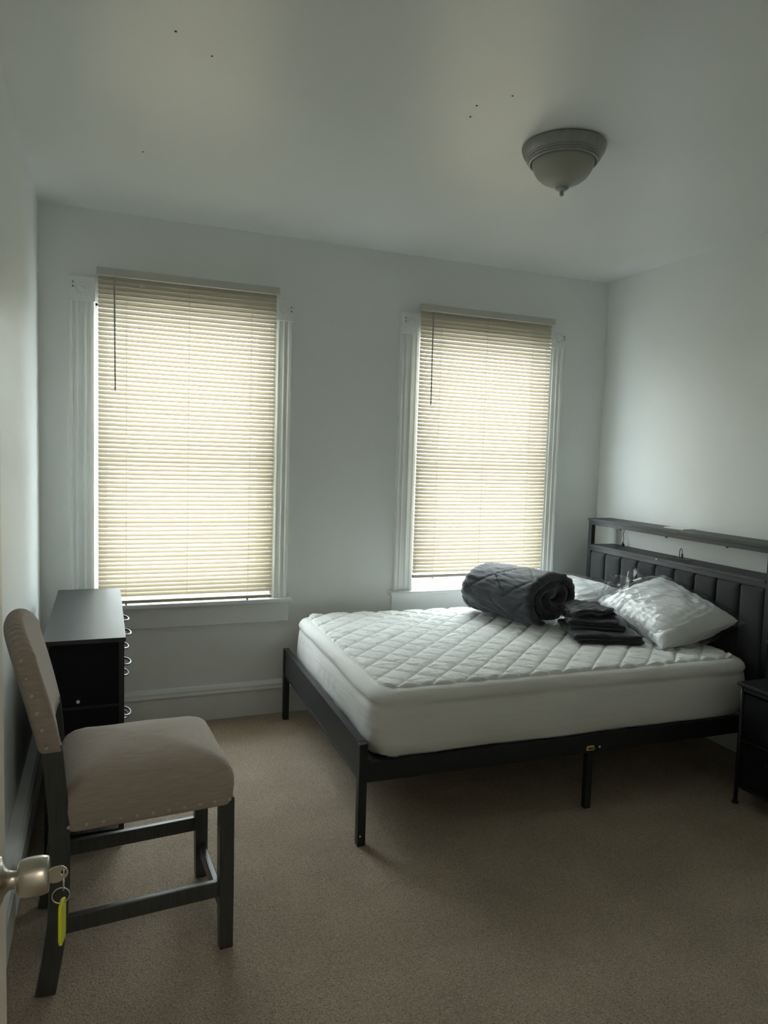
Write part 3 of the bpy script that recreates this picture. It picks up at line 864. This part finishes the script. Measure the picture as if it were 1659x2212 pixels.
# ------------------------------------------------------------------ folded dark sheets
def folded_cloth(name, origin, rz, w, l, folds, thick, label, seed, sag=0.0, crumple=.004, cat='sheet', group=None):
    """A cloth folded back and forth: a thick ribbon in the xz plane, carried along y."""
    c = empty(name, origin, rz, label=label, cat=cat, group=group)
    pts = []; gap = thick * 1.04
    for f in range(folds):
        z = thick * .5 + f * gap
        xa, xb = (-w / 2, w / 2) if f % 2 == 0 else (w / 2, -w / 2)
        sh = .010 * math.sin(seed * 3 + f * 2.1)
        m = 16
        for k in range(m + 1):
            pts.append((xa + (xb - xa) * k / m * 1.0 + sh, z))
        if f < folds - 1:
            for k in range(1, 6):
                an = -PI / 2 + PI * k / 6
                sg = 1 if xb > xa else -1
                pts.append((xb + sh + sg * gap * .5 * math.cos(an), z + gap * .5 + gap * .5 * math.sin(an)))
    N = len(pts) - 1
    A, Bp = ribbon_outline(pts, lambda t: thick * .96)
    loop = A + Bp[::-1]
    rings = []; st = 30
    for k in range(st + 1):
        s = k / st; e = min(1, min(s, 1 - s) * l / .012); rd = math.sqrt(max(0, 1 - (1 - e) ** 2))
        ring_ = []
        for i, (x, z) in enumerate(loop):
            j = i if i <= N else 2 * N + 1 - i
            cx, czz = pts[j]
            zz = czz + (z - czz) * (.25 + .75 * rd)
            lay = czz / gap
            y = (s - .5) * l * (1 + .03 * math.sin(seed + lay * 2.2)) + .010 * math.sin(seed * 2 + lay * 1.7)
            d = crumple * nz((x, y, lay * .4), 12, seed) + crumple * .8 * nz((x * .6, y * 2, lay * .4), 26, seed + 3)
            top = czz / (folds * gap)
            zz = max(.001, zz + d * (.3 + top) + sag * top * (-(x / w) ** 2 * 1.2 - (y / l) ** 2 * .8))
            ring_.append(Vector((x + d * 1.3, y + d * .8, zz)))
        rings.append(ring_)
    mb = MB().loft(rings, cap=False); n = len(loop)
    for e in (0, st):
        for i in range(N):
            mb.f.append((e * n + i, e * n + i + 1, e * n + n - 2 - i, e * n + n - 1 - i))
    mb.build('folds', cotton_grey, c, smooth=True)
    return c, folds * gap
S1, h1 = folded_cloth('folded_sheet', (2.600, 3.235, MTOP), math.radians(-22), .33, .40, 3, .019, 'charcoal folded sheet at the bottom of the stack beside the pillow', 1.0, .010, .007)
S2, h2 = folded_cloth('folded_sheet', (2.575, 3.270, MTOP + h1 + .002), math.radians(-30), .27, .30, 3, .018, 'charcoal folded sheet in the middle of the stack beside the rolled comforter', 2.4, .016, .009)
S3, h3 = folded_cloth('pillowcase', (2.555, 3.305, MTOP + h1 + h2 + .004), math.radians(-18), .22, .25, 3, .015, 'rumpled charcoal pillowcase on top of the folded sheets', 4.1, .030, .020, cat='pillowcase')

# ------------------------------------------------------------------ pillows in clear bags
def pillow(origin, rz, tilt, roll, w, l, h, label, seed, flap):
    """Pillow with its long side along local y; the clear bag is a looser shell around it."""
    p = empty('bagged_pillow', origin, 0, label=label, cat='pillow')
    p.rotation_euler = (roll, tilt, rz)
    pm = Matrix.Translation(Vector(origin)) @ p.rotation_euler.to_matrix().to_4x4(); pmi = pm.inverted()
    rz3 = Matrix.Rotation(BED_RZ, 3, 'Z'); rzi = Matrix.Rotation(-BED_RZ, 3, 'Z')
    def shell(gw, gl, gh, amp, sc_, sd, pinch):
        nx, ny = 70, 100
        mb = MB()
        def side(sign):
            def fn(u, v):
                x = (u * 2 - 1); y = (v * 2 - 1)
                ex = (1 - abs(x) ** 2.6); ey = (1 - abs(y) ** 3.4)
                t = max(0, ex) ** .55 * max(0, ey) ** .55
                # sides drawn in between the corners
                bx = x * (gw / 2) * (1 - pinch * (1 - abs(y) ** 2) * abs(x) ** 3)
                by = y * (gl / 2) * (1 - pinch * .8 * (1 - abs(x) ** 2) * abs(y) ** 3)
                q = (bx, by, sign * t)
                wr = amp * (nz(q, sc_, sd) + .6 * nz((bx * 2.4 + by, by * .8, sign), sc_ * 1.3, sd + 2))
                z = sign * t * gh / 2 + wr * (0.25 + t)
                rid = .011 * nz((bx * 2.5, by * 15 + bx * 5, sd), 1.6, sd) * max(0, min(1, .55 - x * .9)) * min(1, t * 2)
                z += sign * rid
                q = pm @ Vector((bx + wr * .5, by + wr * .5, z))
                # it lies on the mattress and leans on the headboard
                rest = MTOP + (.006 if pinch > .06 else .002)
                if q.z < rest: q.z = rest + (q.z - rest) * .05
                bq = rzi @ Vector((q.x - BX, q.y - BY, 0)); lim = HBX - (.020 if pinch > .06 else .014)
                if bq.x > lim:
                    d_ = rz3 @ Vector((bq.x - lim, 0, 0)); q.x -= d_.x; q.y -= d_.y
                return pmi @ q
            return fn
        mb.grid(side(1), nx, ny); mb.grid(side(-1), nx, ny)
        me = mb.mesh('shell')
        bm = bmesh.new(); bm.from_mesh(me); bmesh.ops.remove_doubles(bm, verts=bm.verts, dist=1e-4)
        bmesh.ops.recalc_face_normals(bm, faces=bm.faces); bm.to_mesh(me); bm.free()
        return me
    link('pillow_body', shell(w, l, h, .011, 10, seed, .10), white_cotton, p, smooth=True)
    bag = link('plastic_bag', shell(w + .050, l + .075, h + .022, .008, 14, seed + 5, .05), bag_m, p, smooth=True)
    bag['label'] = 'clear crinkled plastic bag'
    if flap:
        # loose gathered mouth of the bag
        def fn(u, v):
            x = -w * .5 + u * w * .95; s = v
            fold = .018 * math.sin(u * 23 + v * 4) + .010 * math.sin(u * 51)
            return (x + .02 * math.sin(v * 7 + u * 9), l / 2 - .01 + s * .13 * (1 - .5 * (2 * u - 1) ** 2), .03 + fold * (.4 + s) + s * flap)
        MB().grid(fn, 60, 14).build('bag_mouth', bag_m, bag, smooth=True)
        B((.02, l / 2 - .02, h * .30), (.075, l / 2 + .01, h * .30 + .002)).build('paper_label', white_plastic, bag)
    return p
pillow((3.012, 3.185, MTOP + .126), math.radians(-13), math.radians(-19), math.radians(8.5), .46, .70, .235, 'white pillow in clear plastic bag in front of the folded sheets, nearer the nightstand', 1.3, .05)
pillow((2.890, 3.900, MTOP + .092), math.radians(4), math.radians(-10), math.radians(0), .46, .66, .18, 'white pillow in clear plastic bag behind the rolled comforter by window wall', 6.1, 0)

# ------------------------------------------------------------------ nightstand
def nightstand():
    X0, Y1, H = 2.862, 2.500, .600
    w, l = .40, .44                  # x depth to the wall, y width towards the camera
    s = empty('nightstand', (X0, Y1 - l, 0), label='black nightstand with fabric drawers and raised back shelf beside the bed', cat='nightstand')
    B((-.012, -.008, H - .016), (w, l + .008, H)).build('top_board', dark_wood, s, bevel=0.0015)
    t = .020
    for x in (0, w - t):
        for y in (0, l - t):
            MB().tube([(x + t / 2, y + t / 2, .008), (x + t / 2, y + t / 2, H - .016)], t / 2, 14).build('leg', black_metal, s, smooth=True)
            MB().lathe([(.017, 0), (.018, .005), (.012, .010), (.009, .012)], (x + t / 2, y + t / 2, 0), 18).build('foot', black_plastic, s)
    for z in (.085, .318, .560):
        for a_, b_ in (((.003, t, z), (.017, l - t, z + .016)), ((w - .017, t, z), (w - .003, l - t, z + .016)), ((t, .003, z), (w - t, .017, z + .016)), ((t, l - .017, z), (w - t, l - .003, z + .016))):
            B(a_, b_).build('rail', black_metal, s)
    for za, zb in ((.103, .312), (.338, .548)):
        d = MB().box((.004, t + .004, za), (.016, l - t - .004, zb)).box((.016, t + .010, za + .004), (w - .03, l - t - .010, zb - .01)).build('drawer', black_fabric, s, bevel=0.003)
        p = [( .004 - .018 * math.sin(PI * k / 10) ** .7, l / 2 - .05 * math.cos(PI * k / 10), (za + zb) / 2 + .05) for k in range(11)]
        MB().tube(p, .0035, 8).build('handle', black_metal, d, smooth=True)
    # raised box with shelf at the wall side
    bx = .165
    h2 = .195
    r = MB().box((bx, 0, H), (bx + .012, l, H + h2)).build('riser_panel', black_fabric, s)
    B((bx - .014, -.004, H + h2 - .016), (w, l + .004, H + h2)).build('riser_top', dark_wood, s, bevel=0.0015)
    B((w - .012, 0, H), (w, l, H + h2 - .016)).build('riser_back', black_fabric, s)
nightstand()
